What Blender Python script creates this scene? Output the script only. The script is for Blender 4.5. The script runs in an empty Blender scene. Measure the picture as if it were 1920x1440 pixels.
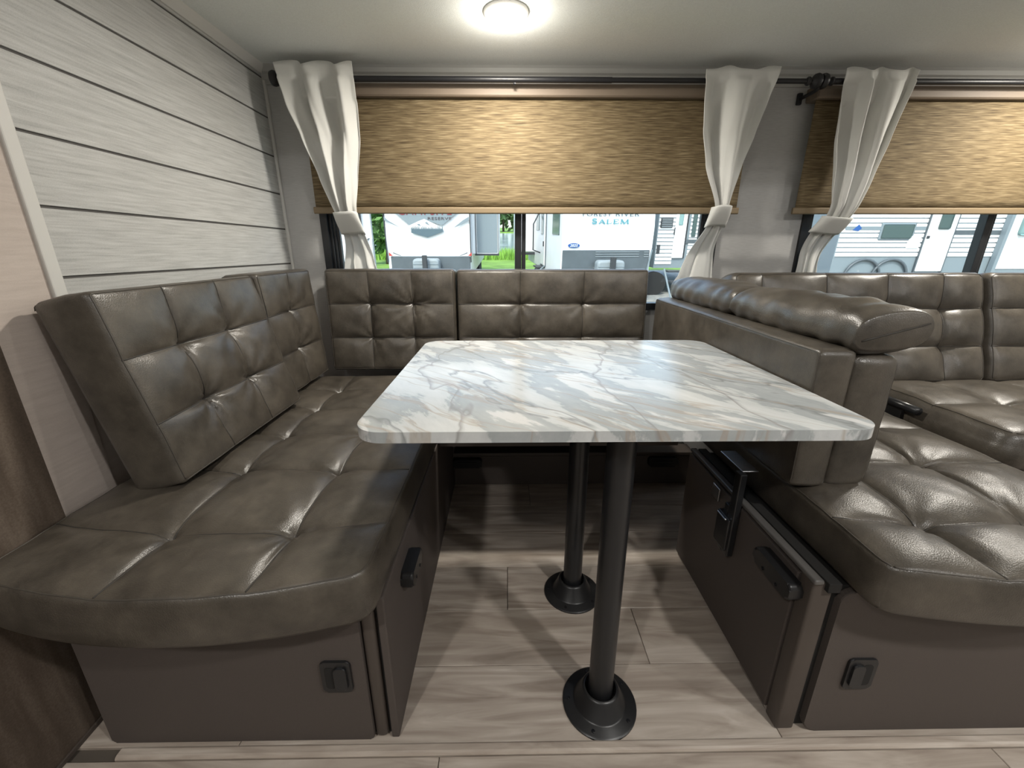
import bpy, bmesh, math, random
from mathutils import Vector, Matrix, noise as mnoise
random.seed(7)
S = bpy.context.scene
C = S.collection
PI = math.pi

# ------------------------------------------------------------------ camera, sky, sun, exposure
cam_d = bpy.data.cameras.new('camera'); cam = bpy.data.objects.new('camera', cam_d); C.objects.link(cam)
cam_d.sensor_width = 36.0; cam_d.lens = 36.0 * 781 / 1920; cam_d.clip_start = 0.02; cam_d.clip_end = 2000
cam.location = (0, 0, 1.05)
cam.rotation_euler = (math.radians(90 - 17.82), 0, math.radians(-0.77))
S.camera = cam

W = bpy.data.worlds.new('sky'); S.world = W; W.use_nodes = True
wn = W.node_tree.nodes; wl = W.node_tree.links
sky = wn.new('ShaderNodeTexSky'); sky.sky_type = 'NISHITA'; sky.sun_disc = False
sky.sun_elevation = math.radians(52); sky.sun_rotation = math.radians(200); sky.dust_density = 2.5; sky.air_density = 1.2
wn['Background'].inputs['Strength'].default_value = 0.32
wl.new(sky.outputs[0], wn['Background'].inputs['Color'])

sun_d = bpy.data.lights.new('sun', 'SUN'); sun = bpy.data.objects.new('sun', sun_d); C.objects.link(sun)
sun_d.energy = 1.8; sun_d.angle = math.radians(6); sun_d.color = (1.0, 0.97, 0.92)
sun.rotation_euler = (math.radians(42), 0, math.radians(-20))
LAMP_W = 11.0          # watts of the ceiling lamp in view
ROOM_W = 13.5          # watts of each lamp in the room behind the camera

S.view_settings.view_transform = 'Standard'; S.view_settings.look = 'None'
S.view_settings.gamma = 1.0; S.view_settings.use_curve_mapping = False
S.view_settings.exposure = 0.55

# ------------------------------------------------------------------ materials
MATS = {}
def new_mat(name):
    m = bpy.data.materials.new(name); m.use_nodes = True; MATS[name] = m
    return m, m.node_tree.nodes, m.node_tree.links, m.node_tree.nodes['Principled BSDF']
def plain(name, col, rough=.5, metal=0, spec=.5, emit=None, es=0, bump=0, bscale=300, var=0, vscale=8):
    m, n, l, b = new_mat(name)
    b.inputs['Base Color'].default_value = (*col, 1); b.inputs['Roughness'].default_value = rough
    b.inputs['Metallic'].default_value = metal; b.inputs['Specular IOR Level'].default_value = spec
    if emit: b.inputs['Emission Color'].default_value = (*emit, 1); b.inputs['Emission Strength'].default_value = es
    if bump or var:
        tc = n.new('ShaderNodeTexCoord')
    if bump:
        t = n.new('ShaderNodeTexNoise'); t.inputs['Scale'].default_value = bscale; t.inputs['Detail'].default_value = 3
        bp = n.new('ShaderNodeBump'); bp.inputs['Strength'].default_value = bump; bp.inputs['Distance'].default_value = .002
        l.new(tc.outputs['Object'], t.inputs['Vector']); l.new(t.outputs['Fac'], bp.inputs['Height']); l.new(bp.outputs['Normal'], b.inputs['Normal'])
    if var:
        t = n.new('ShaderNodeTexNoise'); t.inputs['Scale'].default_value = vscale; t.inputs['Detail'].default_value = 5
        r = n.new('ShaderNodeValToRGB')
        r.color_ramp.elements[0].position = .3; r.color_ramp.elements[1].position = .7
        r.color_ramp.elements[0].color = (*[c * (1 - var) for c in col], 1); r.color_ramp.elements[1].color = (*[min(1, c * (1 + var)) for c in col], 1)
        l.new(tc.outputs['Object'], t.inputs['Vector']); l.new(t.outputs['Fac'], r.inputs['Fac']); l.new(r.outputs['Color'], b.inputs['Base Color'])
    return m
def streaky(name, stops, scale, rough=.6, bump=.15, rnd=False, detail=6, dist=0., spec=.3, rot=(0, 0, 0), bdist=.001, fine=None):
    """noise stretched by a mapping scale; stops = [(pos, colour)]"""
    m, n, l, b = new_mat(name)
    tc = n.new('ShaderNodeTexCoord'); mp = n.new('ShaderNodeMapping'); mp.inputs['Scale'].default_value = scale; mp.inputs['Rotation'].default_value = rot
    t = n.new('ShaderNodeTexNoise'); t.inputs['Scale'].default_value = 1; t.inputs['Detail'].default_value = detail; t.inputs['Distortion'].default_value = dist
    r = n.new('ShaderNodeValToRGB'); cr = r.color_ramp
    cr.elements[0].position = stops[0][0]; cr.elements[0].color = (*stops[0][1], 1)
    cr.elements[1].position = stops[-1][0]; cr.elements[1].color = (*stops[-1][1], 1)
    for p, c in stops[1:-1]:
        e = cr.elements.new(p); e.color = (*c, 1)
    src = tc.outputs['Object']
    if rnd:
        oi = n.new('ShaderNodeObjectInfo'); ml = n.new('ShaderNodeMath'); ml.operation = 'MULTIPLY'; ml.inputs[1].default_value = 37.0
        ad = n.new('ShaderNodeVectorMath'); ad.operation = 'ADD'
        l.new(oi.outputs['Random'], ml.inputs[0]); l.new(tc.outputs['Object'], ad.inputs[0]); l.new(ml.outputs[0], ad.inputs[1]); src = ad.outputs[0]
    l.new(src, mp.inputs['Vector']); l.new(mp.outputs[0], t.inputs['Vector'])
    fac = t.outputs['Fac']
    if fine:
        t2 = n.new('ShaderNodeTexNoise'); t2.inputs['Scale'].default_value = fine[0]; t2.inputs['Detail'].default_value = 2
        l.new(tc.outputs['Object'], t2.inputs['Vector'])
        mx = n.new('ShaderNodeMix'); mx.inputs['Factor'].default_value = fine[1]
        l.new(fac, mx.inputs['A']); l.new(t2.outputs['Fac'], mx.inputs['B']); fac = mx.outputs['Result']
    l.new(fac, r.inputs['Fac'])
    out = r.outputs['Color']
    if rnd:
        hs = n.new('ShaderNodeHueSaturation'); mr = n.new('ShaderNodeMapRange'); mr.inputs['To Min'].default_value = .94; mr.inputs['To Max'].default_value = 1.05
        l.new(oi.outputs['Random'], mr.inputs['Value']); l.new(mr.outputs[0], hs.inputs['Value']); l.new(out, hs.inputs['Color']); out = hs.outputs['Color']
    l.new(out, b.inputs['Base Color'])
    b.inputs['Roughness'].default_value = rough; b.inputs['Specular IOR Level'].default_value = spec
    if bump:
        bp = n.new('ShaderNodeBump'); bp.inputs['Strength'].default_value = bump; bp.inputs['Distance'].default_value = bdist
        l.new(fac, bp.inputs['Height']); l.new(bp.outputs['Normal'], b.inputs['Normal'])
    return m

def leather(name, dark, light, rough):
    m, n, l, b = new_mat(name)
    tc = n.new('ShaderNodeTexCoord')
    t = n.new('ShaderNodeTexNoise'); t.inputs['Scale'].default_value = 9; t.inputs['Detail'].default_value = 10; t.inputs['Roughness'].default_value = .72
    r = n.new('ShaderNodeValToRGB'); r.color_ramp.elements[0].position = .33; r.color_ramp.elements[1].position = .68
    r.color_ramp.elements[0].color = (*dark, 1); r.color_ramp.elements[1].color = (*light, 1)
    g = n.new('ShaderNodeTexVoronoi'); g.inputs['Scale'].default_value = 420
    g2 = n.new('ShaderNodeTexNoise'); g2.inputs['Scale'].default_value = 60; g2.inputs['Detail'].default_value = 4
    ad = n.new('ShaderNodeMath'); ad.operation = 'ADD'
    bp = n.new('ShaderNodeBump'); bp.inputs['Strength'].default_value = .22; bp.inputs['Distance'].default_value = .0012
    rr = n.new('ShaderNodeMapRange'); rr.inputs['To Min'].default_value = rough - .05; rr.inputs['To Max'].default_value = rough + .10
    for x in (t, g, g2): l.new(tc.outputs['Object'], x.inputs['Vector'])
    l.new(t.outputs['Fac'], r.inputs['Fac']); l.new(r.outputs['Color'], b.inputs['Base Color'])
    l.new(g.outputs['Distance'], ad.inputs[0]); l.new(g2.outputs['Fac'], ad.inputs[1]); l.new(ad.outputs[0], bp.inputs['Height'])
    l.new(bp.outputs['Normal'], b.inputs['Normal']); l.new(t.outputs['Fac'], rr.inputs['Value']); l.new(rr.outputs[0], b.inputs['Roughness'])
    b.inputs['Specular IOR Level'].default_value = .62
    return m

leather('leather', (.040, .034, .027), (.104, .089, .070), .33)
plain('thread', (.030, .026, .021), .6)
plain('piping', (.060, .052, .042), .5)
streaky('linen_wall', [(.30, (.42, .415, .405)), (.50, (.48, .475, .465)), (.70, (.54, .535, .525))], (30, 30, 260), .75, .2, fine=(900, .5))
streaky('shiplap_face', [(.28, (.36, .36, .35)), (.50, (.485, .485, .47)), (.74, (.60, .60, .585))], (14, 9, 190), .55, .2, rnd=True, fine=(500, .3))
plain('groove', (.10, .095, .09), .8)
streaky('plain_wall', [(.3, (.50, .43, .385)), (.7, (.60, .525, .475))], (14, 14, 150), .7, .15, fine=(800, .4))
plain('trim_white', (.63, .62, .59), .45, bump=.1, bscale=500)
plain('ceiling_panel', (.83, .86, .84), .7, bump=.35, bscale=450, var=.05, vscale=300)
plain('crown', (.42, .42, .40), .55)
streaky('dark_wood', [(.28, (.045, .033, .025)), (.5, (.095, .072, .055)), (.72, (.17, .135, .108))], (26, 26, 3.0), .55, .2, fine=(300, .25))
streaky('plank_wood', [(.25, (.235, .190, .155)), (.45, (.375, .318, .268)), (.60, (.47, .41, .352)), (.80, (.63, .57, .51))], (3.0, 24, 20), .42, .10, rnd=True, detail=11, dist=1.2, spec=.4)
plain('subfloor', (.09, .075, .06), .9)
plain('base_panel', (.088, .073, .065), .62, bump=.3, bscale=900, var=.10, vscale=900, spec=.3)
plain('base_trim', (.070, .056, .047), .5)
plain('gap_shade', (.012, .011, .010), .9)  # near-black: shade inside gaps, slots and voids put into the colour
plain('black_plastic', (.014, .014, .015), .35)
plain('black_satin', (.014, .0145, .016), .30, spec=.5)
plain('black_rod', (.012, .012, .014), .4)
plain('screw_black', (.04, .04, .045), .3, metal=.8)
plain('brushed_steel', (.55, .56, .58), .35, metal=1)
plain('grey_rail', (.10, .095, .09), .30)
plain('window_frame', (.012, .013, .015), .38)
plain('cassette', (.20, .155, .115), .6, bump=.1, bscale=600)
streaky('shade_cloth', [(.30, (.065, .044, .022)), (.45, (.135, .098, .051)), (.55, (.185, .138, .075)), (.74, (.30, .235, .14))], (13, 30, 300), .75, .5, detail=5, dist=.4, bdist=.002)
plain('hem_cloth', (.21, .155, .09), .6)

def curtain_mat():
    m, n, l, b = new_mat('curtain_linen')
    tc = n.new('ShaderNodeTexCoord'); t = n.new('ShaderNodeTexNoise'); t.inputs['Scale'].default_value = 500
    bp = n.new('ShaderNodeBump'); bp.inputs['Strength'].default_value = .3; bp.inputs['Distance'].default_value = .001
    l.new(tc.outputs['Object'], t.inputs['Vector']); l.new(t.outputs['Fac'], bp.inputs['Height']); l.new(bp.outputs['Normal'], b.inputs['Normal'])
    b.inputs['Base Color'].default_value = (.80, .80, .77, 1); b.inputs['Roughness'].default_value = .9; b.inputs['Specular IOR Level'].default_value = .1
    tr = n.new('ShaderNodeBsdfTranslucent'); tr.inputs['Color'].default_value = (.80, .80, .77, 1)
    mx = n.new('ShaderNodeMixShader'); mx.inputs[0].default_value = .22
    l.new(b.outputs[0], mx.inputs[1]); l.new(tr.outputs[0], mx.inputs[2]); l.new(mx.outputs[0], n['Material Output'].inputs['Surface'])
curtain_mat()
def glass_mat():
    m, n, l, b = new_mat('pane_glass')
    tp = n.new('ShaderNodeBsdfTransparent'); tp.inputs['Color'].default_value = (.93, .97, .96, 1)
    gl = n.new('ShaderNodeBsdfGlossy'); gl.inputs['Roughness'].default_value = .02
    fr = n.new('ShaderNodeFresnel'); fr.inputs['IOR'].default_value = 1.45
    mx = n.new('ShaderNodeMixShader')
    ge = n.new('ShaderNodeNewGeometry'); iv = n.new('ShaderNodeMath'); iv.operation = 'SUBTRACT'; iv.inputs[0].default_value = 1.0
    ml = n.new('ShaderNodeMath'); ml.operation = 'MULTIPLY'
    l.new(ge.outputs['Backfacing'], iv.inputs[1]); l.new(fr.outputs[0], ml.inputs[0]); l.new(iv.outputs[0], ml.inputs[1])
    l.new(ml.outputs[0], mx.inputs[0]); l.new(tp.outputs[0], mx.inputs[1]); l.new(gl.outputs[0], mx.inputs[2]); l.new(mx.outputs[0], n['Material Output'].inputs['Surface'])
glass_mat()
def marble_mat():
    m, n, l, b = new_mat('marble_laminate')
    tc = n.new('ShaderNodeTexCoord')
    wz = n.new('ShaderNodeTexNoise'); wz.inputs['Scale'].default_value = 2.2; wz.inputs['Detail'].default_value = 3
    l.new(tc.outputs['Object'], wz.inputs['Vector'])
    sub = n.new('ShaderNodeVectorMath'); sub.operation = 'SUBTRACT'; sub.inputs[1].default_value = (.5, .5, .5)
    scl = n.new('ShaderNodeVectorMath'); scl.operation = 'SCALE'; scl.inputs['Scale'].default_value = .14
    add = n.new('ShaderNodeVectorMath'); add.operation = 'ADD'
    l.new(wz.outputs['Color'], sub.inputs[0]); l.new(sub.outputs[0], scl.inputs[0]); l.new(scl.outputs[0], add.inputs[1]); l.new(tc.outputs['Object'], add.inputs[0])
    def mapped(sc, rot, loc=(0, 0, 0)):
        r1 = n.new('ShaderNodeMapping'); r1.inputs['Rotation'].default_value = (0, 0, rot); r1.inputs['Location'].default_value = loc
        l.new(add.outputs[0], r1.inputs['Vector'])
        r2 = n.new('ShaderNodeMapping'); r2.inputs['Scale'].default_value = sc; l.new(r1.outputs[0], r2.inputs['Vector'])
        return r2.outputs[0]
    def ramp(inp, stops):
        r = n.new('ShaderNodeValToRGB'); cr = r.color_ramp
        cr.elements[0].position = stops[0][0]; cr.elements[0].color = (*stops[0][1], 1); cr.elements[1].position = stops[-1][0]; cr.elements[1].color = (*stops[-1][1], 1)
        for p, c in stops[1:-1]: e = cr.elements.new(p); e.color = (*c, 1)
        l.new(inp, r.inputs['Fac']); return r.outputs['Color']
    ROT = math.radians(52)
    a = n.new('ShaderNodeTexNoise'); a.inputs['Scale'].default_value = 1; a.inputs['Detail'].default_value = 10; a.inputs['Roughness'].default_value = .62
    l.new(mapped((1.8, 6.0, 3), ROT), a.inputs['Vector'])
    col = ramp(a.outputs['Fac'], [(.36, (.62, .635, .63)), (.470, (.52, .535, .535)), (.492, (.35, .375, .38)), (.57, (.41, .43, .435)), (.59, (.60, .605, .60)), (.70, (.66, .655, .64))])
    # thin veins
    for k, (sc, rot, loc, w, colr, amt) in enumerate([((1.3, 4.2, 1), ROT - .1, (3.1, 1.7, 0), .010, (.20, .21, .21), .75), ((.9, 2.6, 1), ROT + .55, (7.7, 4.2, 0), .007, (.24, .23, .22), .7), ((1.0, 9.0, 1), ROT - .25, (1.2, 9.3, 0), .012, (.36, .29, .22), .55)]):
        v = n.new('ShaderNodeTexNoise'); v.inputs['Scale'].default_value = 1; v.inputs['Detail'].default_value = 5
        l.new(mapped(sc, rot, loc), v.inputs['Vector'])
        f = ramp(v.outputs['Fac'], [(.5 - w * 1.5, (0, 0, 0)), (.5, (amt,) * 3), (.5 + w * .6, (0, 0, 0))])
        mx = n.new('ShaderNodeMix'); mx.data_type = 'RGBA'; mx.inputs['B'].default_value = (*colr, 1)
        l.new(f, mx.inputs['Factor']); l.new(col, mx.inputs['A']); col = mx.outputs['Result']
    l.new(col, b.inputs['Base Color']); b.inputs['Roughness'].default_value = .22; b.inputs['Specular IOR Level'].default_value = .5
marble_mat()
plain('lamp_diffuser', (.9, .88, .82), .5, emit=(1.0, .88, .70), es=14)
plain('lamp_ring', (.75, .74, .71), .4)
# outdoors
plain('trailer_white', (.80, .82, .83), .35, var=.03, vscale=3)
plain('trailer_grey', (.085, .105, .118), .45, var=.12, vscale=4)
plain('trailer_light_grey', (.20, .245, .27), .45)
plain('trailer_dark', (.035, .040, .045), .5)
plain('trailer_glass', (.07, .11, .11), .12)
plain('trailer_teal', (.22, .36, .36), .3)
plain('print_red', (.24, .03, .045), .5)
plain('print_dark', (.07, .05, .06), .5)
plain('print_teal', (.09, .30, .36), .5)
plain('print_blue', (.02, .09, .30), .4)
plain('print_white', (.82, .85, .86), .4)
plain('print_slate', (.075, .12, .145), .5)
plain('light_red', (.45, .05, .04), .3)
plain('tank_cover', (.25, .29, .31), .5)
plain('grass_ground', (.17, .30, .045), .9, var=.35, vscale=1.2)
plain('grass_blades', (.22, .42, .06), .8, var=.3, vscale=2)
plain('gravel', (.30, .30, .28), .95, var=.25, vscale=6)
streaky('pond_water', [(.35, (.12, .17, .14)), (.48, (.34, .42, .43)), (.62, (.66, .75, .78))], (.25, 2.2, 1), .12, .1, spec=.6)
plain('leaf_green', (.10, .22, .045), .8, var=.45, vscale=.9)
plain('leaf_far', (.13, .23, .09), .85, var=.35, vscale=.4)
plain('bark', (.09, .07, .05), .9)
plain('tyre', (.02, .02, .02), .8)

# ------------------------------------------------------------------ builders
ORI = {}
def link_mesh(name, me, mat, parent=None, smooth=False, ext=None):
    """mesh given in scene coordinates; the origin is moved to its box centre"""
    vs = me.vertices
    if len(vs):
        lo = Vector((min(v.co[i] for v in vs) for i in range(3))); hi = Vector((max(v.co[i] for v in vs) for i in range(3)))
    else: lo = hi = Vector((0, 0, 0))
    c = (lo + hi) / 2
    me.transform(Matrix.Translation(-c))
    o = bpy.data.objects.new(name, me); C.objects.link(o)
    if mat: me.materials.append(MATS[mat])
    if smooth:
        for p in me.polygons: p.use_smooth = True
    ORI[o.name] = c
    if parent is not None:
        o.parent = parent; o.location = c - ORI[parent.name]
    elif ext is not None: o.matrix_world = ext @ Matrix.Translation(c)
    else: o.location = c
    return o
def from_bm(name, bm, mat, parent=None, smooth=False, ext=None):
    bmesh.ops.recalc_face_normals(bm, faces=bm.faces)
    me = bpy.data.meshes.new(name); bm.to_mesh(me); bm.free()
    return link_mesh(name, me, mat, parent, smooth, ext)
def root(name, loc, ext=None, rz=0):
    o = bpy.data.objects.new(name, None); C.objects.link(o); o.empty_display_size = .1
    ORI[o.name] = Vector(loc)
    if ext is not None: o.matrix_world = ext @ Matrix.Translation(Vector(loc)) @ Matrix.Rotation(rz, 4, 'Z')
    else: o.location = loc
    return o
def tag(o, label, cat=None, group=None, kind=None):
    if label: o['label'] = label
    if cat: o['category'] = cat
    if group: o['group'] = group
    if kind: o['kind'] = kind
    return o
def struct(o, label=None, cat=None):
    o['kind'] = 'structure'
    if label: o['label'] = label
    if cat: o['category'] = cat
    return o
def add_box(bm, x0, x1, y0, y1, z0, z1):
    v = [bm.verts.new(p) for p in ((x0, y0, z0), (x1, y0, z0), (x1, y1, z0), (x0, y1, z0), (x0, y0, z1), (x1, y0, z1), (x1, y1, z1), (x0, y1, z1))]
    for f in ((3, 2, 1, 0), (4, 5, 6, 7), (0, 1, 5, 4), (1, 2, 6, 5), (2, 3, 7, 6), (3, 0, 4, 7)): bm.faces.new([v[i] for i in f])
def box(name, mat, parent, x0, x1, y0, y1, z0, z1, bev=.003, seg=2, ext=None):
    bm = bmesh.new(); add_box(bm, x0, x1, y0, y1, z0, z1)
    if bev: bmesh.ops.bevel(bm, geom=list(bm.edges), offset=bev, segments=seg, profile=.5, affect='EDGES')
    return from_bm(name, bm, mat, parent, bev and seg > 2, ext)
def boxes(name, mat, parent, lst, ext=None):
    bm = bmesh.new()
    for b in lst: add_box(bm, *b)
    return from_bm(name, bm, mat, parent, False, ext)
def prism(name, mat, parent, pts, axis, a0, a1, bev=0, seg=2, ext=None, smooth=False):
    """polygon pts (2D) extruded along an axis from a0 to a1; pts fill the other two axes in xyz order"""
    bm = bmesh.new()
    def P(p, a):
        return {'x': (a, p[0], p[1]), 'y': (p[0], a, p[1]), 'z': (p[0], p[1], a)}[axis]
    A = [bm.verts.new(P(p, a0)) for p in pts]; B = [bm.verts.new(P(p, a1)) for p in pts]
    bm.faces.new(A); bm.faces.new(B[::-1]); n = len(pts)
    for i in range(n): bm.faces.new((A[i], A[(i + 1) % n], B[(i + 1) % n], B[i]))
    if bev:
        es = [e for e in bm.edges if (e.verts[0] in A) == (e.verts[1] in A)]
        bmesh.ops.bevel(bm, geom=es, offset=bev, segments=seg, profile=.5, affect='EDGES')
    return from_bm(name, bm, mat, parent, smooth, ext)
def rrect(x0, x1, y0, y1, r, seg=6):
    pts = []
    for cx, cy, a in ((x1 - r, y1 - r, 0), (x0 + r, y1 - r, PI / 2), (x0 + r, y0 + r, PI), (x1 - r, y0 + r, 1.5 * PI)):
        for i in range(seg + 1):
            t = a + PI / 2 * i / seg; pts.append((cx + r * math.cos(t), cy + r * math.sin(t)))
    return pts
def add_tube(bm, pts, r, seg=8, cap=True):
    pts = [Vector(p) for p in pts]; rings = []; rad = r if hasattr(r, '__len__') else [r] * len(pts)
    up = None
    for i, p in enumerate(pts):
        d = (pts[min(i + 1, len(pts) - 1)] - pts[max(i - 1, 0)]).normalized()
        if up is None: up = Vector((0, 0, 1)) if abs(d.z) < .9 else Vector((1, 0, 0))
        s = d.cross(up).normalized(); u = s.cross(d).normalized(); up = u
        rings.append([bm.verts.new(p + (s * math.cos(2 * PI * k / seg) + u * math.sin(2 * PI * k / seg)) * rad[i]) for k in range(seg)])
    for a, b in zip(rings, rings[1:]):
        for k in range(seg): bm.faces.new((a[k], a[(k + 1) % seg], b[(k + 1) % seg], b[k]))
    if cap: bm.faces.new(rings[0][::-1]); bm.faces.new(rings[-1])
def tube(name, mat, parent, pts, r, seg=8, ext=None):
    bm = bmesh.new(); add_tube(bm, pts, r, seg); return from_bm(name, bm, mat, parent, True, ext)
def lathe(name, mat, parent, prof, cx, cy, seg=40, axis='z', ext=None):
    """prof = [(radius, height)]"""
    bm = bmesh.new(); rings = []
    for r, h in prof:
        ring = []
        for k in range(seg):
            a = 2 * PI * k / seg; c, s = r * math.cos(a), r * math.sin(a)
            ring.append(bm.verts.new((cx + c, cy + s, h) if axis == 'z' else (h, cx + c, cy + s)))
        rings.append(ring)
    for a, b in zip(rings, rings[1:]):
        for k in range(seg): bm.faces.new((a[k], a[(k + 1) % seg], b[(k + 1) % seg], b[k]))
    bm.faces.new(rings[0][::-1]); bm.faces.new(rings[-1])
    o = from_bm(name, bm, mat, parent, True, ext)
    m = o.modifiers.new('edge', 'EDGE_SPLIT'); m.split_angle = math.radians(40)
    return o
def grid_steps(L, step, lines, edge):
    s = {0.0, round(L, 5)}
    for e in edge: s.add(round(e, 5)); s.add(round(L - e, 5))
    for u in lines:
        for d in (0, .003, .007, .012): s.add(round(u - d, 5)); s.add(round(u + d, 5))
    n = max(2, int(L / step))
    for i in range(1, n):
        x = L * i / n
        if min(abs(x - q) for q in s) > step * .4: s.add(round(x, 5))
    return sorted(x for x in s if -1e-6 <= x <= L + 1e-6)
def sstep(a, b, x):
    t = min(1, max(0, (x - a) / (b - a))); return t * t * (3 - 2 * t)

def cushion(name, O, eu, ev, ew, L, Wd, T, us, vs, crown=.015, puff=.012, sd=.008, td=.012, r=.016, rc=.03, bow=0, side=.006, seed=0, parent=None, step=.013, wrink=.005, stitch=True):
    """box cushion, top face along ew, stitched into cells along the us / vs lines and tufted where the lines cross"""
    O, eu, ev, ew = (Vector(a) for a in (O, eu, ev, ew)); rnd = random.Random(seed)
    ub = [0] + list(us) + [L]; vb = [0] + list(vs) + [Wd]
    ph = {(i, j): (rnd.uniform(0, 6.28), rnd.choice((7, 8, 9, 11)), rnd.uniform(.5, 1.2)) for i in range(len(us)) for j in range(len(vs))}
    off = Vector((seed * 3.17, seed * 1.3, 0))
    def cell(x, b):
        for a, c in zip(b, b[1:]):
            if x <= c: s = (x - a) / (c - a); return 1 - abs(2 * s - 1) ** 2.6
        return 0
    def hgt(x, y):
        d = max(0, min(x, L - x, y, Wd - y))
        z = T + crown * (1 - (2 * x / L - 1) ** 2) ** .5 * (1 - (2 * y / Wd - 1) ** 2) ** .5
        z += puff * cell(x, ub) * cell(y, vb)
        fe = sstep(0, .07, d)
        for u0 in us:
            near = min([abs(y - v0) for v0 in vs] or [9])
            z -= sd * (.45 + .55 * math.exp(-near / .06)) * (.06 + .94 * fe) * math.exp(-abs(x - u0) / .010)
        for v0 in vs:
            near = min([abs(x - u0) for u0 in us] or [9])
            z -= sd * (.45 + .55 * math.exp(-near / .06)) * (.06 + .94 * fe) * math.exp(-abs(y - v0) / .010)
        for i, u0 in enumerate(us):
            for j, v0 in enumerate(vs):
                q = math.hypot(x - u0, y - v0)
                if q < .22:
                    p, k, a = ph[i, j]; th = math.atan2(y - v0, x - u0)
                    z -= td * math.exp(-q / .040)
                    z += wrink * a * math.exp(-q / .055) * (1 - math.exp(-q / .014)) * math.cos(k * th + p + 2.5 * mnoise.noise(Vector((x * 9, y * 9, seed))))
        z += .0035 * mnoise.noise(Vector((x * 7, y * 7, 0)) + off) + .0016 * mnoise.noise(Vector((x * 22, y * 22, 4)) + off)
        if d < r: z -= r - math.sqrt(max(0, r * r - (r - d) ** 2))
        return z
    def plan(x, y):
        a = rc - x if x < rc else (x - (L - rc) if x > L - rc else 0); b = rc - y if y < rc else (y - (Wd - rc) if y > Wd - rc else 0)
        if a > 0 and b > 0:
            k = max(a, b) / math.hypot(a, b); a2, b2 = a * k, b * k
            x += (a - a2) if x < rc else -(a - a2); y += (b - b2) if y < rc else -(b - b2)
        if bow: y -= bow * (1 - (2 * x / L - 1) ** 2) * sstep(.35, 0, y)
        return x, y
    def P(x, y, z):
        return O + eu * x + ev * y + ew * z
    edge = (0, r * .12, r * .4, r * .8, r * 1.3)
    gx = grid_steps(L, step, us, edge); gy = grid_steps(Wd, step, vs, edge)
    bm = bmesh.new(); G = []
    for y in gy:
        row = []
        for x in gx:
            px, py = plan(x, y); row.append(bm.verts.new(P(px, py, hgt(x, y))))
        G.append(row)
    for j in range(len(gy) - 1):
        for i in range(len(gx) - 1): bm.faces.new((G[j][i], G[j][i + 1], G[j + 1][i + 1], G[j + 1][i]))
    nx, ny = len(gx), len(gy)
    per = [(i, 0) for i in range(nx)] + [(nx - 1, j) for j in range(1, ny)] + [(i, ny - 1) for i in range(nx - 2, -1, -1)] + [(0, j) for j in range(ny - 2, 0, -1)]
    prev = [G[j][i] for i, j in per]; H0 = T - r
    cx, cy = L / 2, Wd / 2
    for k, t in enumerate((.12, .35, .62, .86, .97, 1.0)):
        ring = []
        for i, j in per:
            x, y = gx[i], gy[j]; px, py = plan(x, y)
            nxv = (-1 if i == 0 else 1 if i == nx - 1 else 0); nyv = (-1 if j == 0 else 1 if j == ny - 1 else 0)
            if nxv and nyv: nxv *= .7; nyv *= .7
            s = side * math.sin(PI * min(1, t * 1.02)) + .003 * mnoise.noise(Vector((x * 9, y * 9, t * 3)) + off) * math.sin(PI * t)
            if t >= .97: s -= .004 if t < 1 else .012
            zz = hgt(x, y) * (1 - t) if t < 1 else 0
            ring.append(bm.verts.new(P(px + nxv * s, py + nyv * s, zz)))
        n = len(per)
        for q in range(n): bm.faces.new((prev[q], ring[q], ring[(q + 1) % n], prev[(q + 1) % n]))
        prev = ring
    bm.faces.new(prev)
    o = from_bm(name, bm, 'leather', parent, True)
    if stitch:
        bm = bmesh.new()
        for u0 in us: add_tube(bm, [P(*plan(u0, y), hgt(u0, y) + .0004) for y in gy if .004 < y < Wd - .004], .0015, 5)
        for v0 in vs: add_tube(bm, [P(*plan(x, v0), hgt(x, v0) + .0004) for x in gx if .004 < x < L - .004], .0015, 5)
        if us or vs: from_bm('seam', bm, 'thread', o, True)
        bm = bmesh.new(); d = r * .55
        loop = [(x, d) for x in gx if d <= x <= L - d] + [(L - d, y) for y in gy if d < y <= Wd - d] + [(x, Wd - d) for x in gx[::-1] if d <= x < L - d] + [(d, y) for y in gy[::-1] if d <= y < Wd - d]
        add_tube(bm, [P(*plan(x, y), hgt(x, y) + .0002) for x, y in loop], .0015, 5)
        from_bm('piping', bm, 'piping', o, True)
    return o
X, Y, Z = Vector((1, 0, 0)), Vector((0, 1, 0)), Vector((0, 0, 1))

# ------------------------------------------------------------------ the setting
# floor: planks laid across, rows 0.181 m deep
fl = struct(box('floor', 'subfloor', None, -2.2, 3.2, -1.75, 2.06, -.06, -.008, 0))
rows = [.644 + .181 * k for k in range(0, 8)]; shift = [.62, .379, 0.0, -.35, .45, .1, -.2, .3]
PL = 1.22
bmp = bmesh.new(); add_box(bmp, -PL / 2 + .0008, PL / 2 - .0008, -.0897, .0897, -.008, 0)
bmesh.ops.bevel(bmp, geom=[e for e in bmp.edges if all(v.co.z > -.001 for v in e.verts)], offset=.0012, segments=1, affect='EDGES')
bmesh.ops.recalc_face_normals(bmp, faces=bmp.faces)
pm = bpy.data.meshes.new('plank'); bmp.to_mesh(pm); bmp.free(); pm.materials.append(MATS['plank_wood'])
def plank(x, y):
    o = bpy.data.objects.new('plank', pm); C.objects.link(o); o.parent = fl; o.location = Vector((x, y, 0)) - ORI['floor']
for k in range(-6, 8):
    yc = .644 + .181 * k + .0905; sh = shift[k % 8] if k >= 0 else (.72, .2, -.3, .5, .05, -.15)[k + 6]
    if k < 0: yc -= .026
    if yc > 1.95: continue
    for q in range(-2, 3):
        xx = sh + PL * q + PL / 2
        if -1.9 < xx < 2.7: plank(xx, yc)
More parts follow.
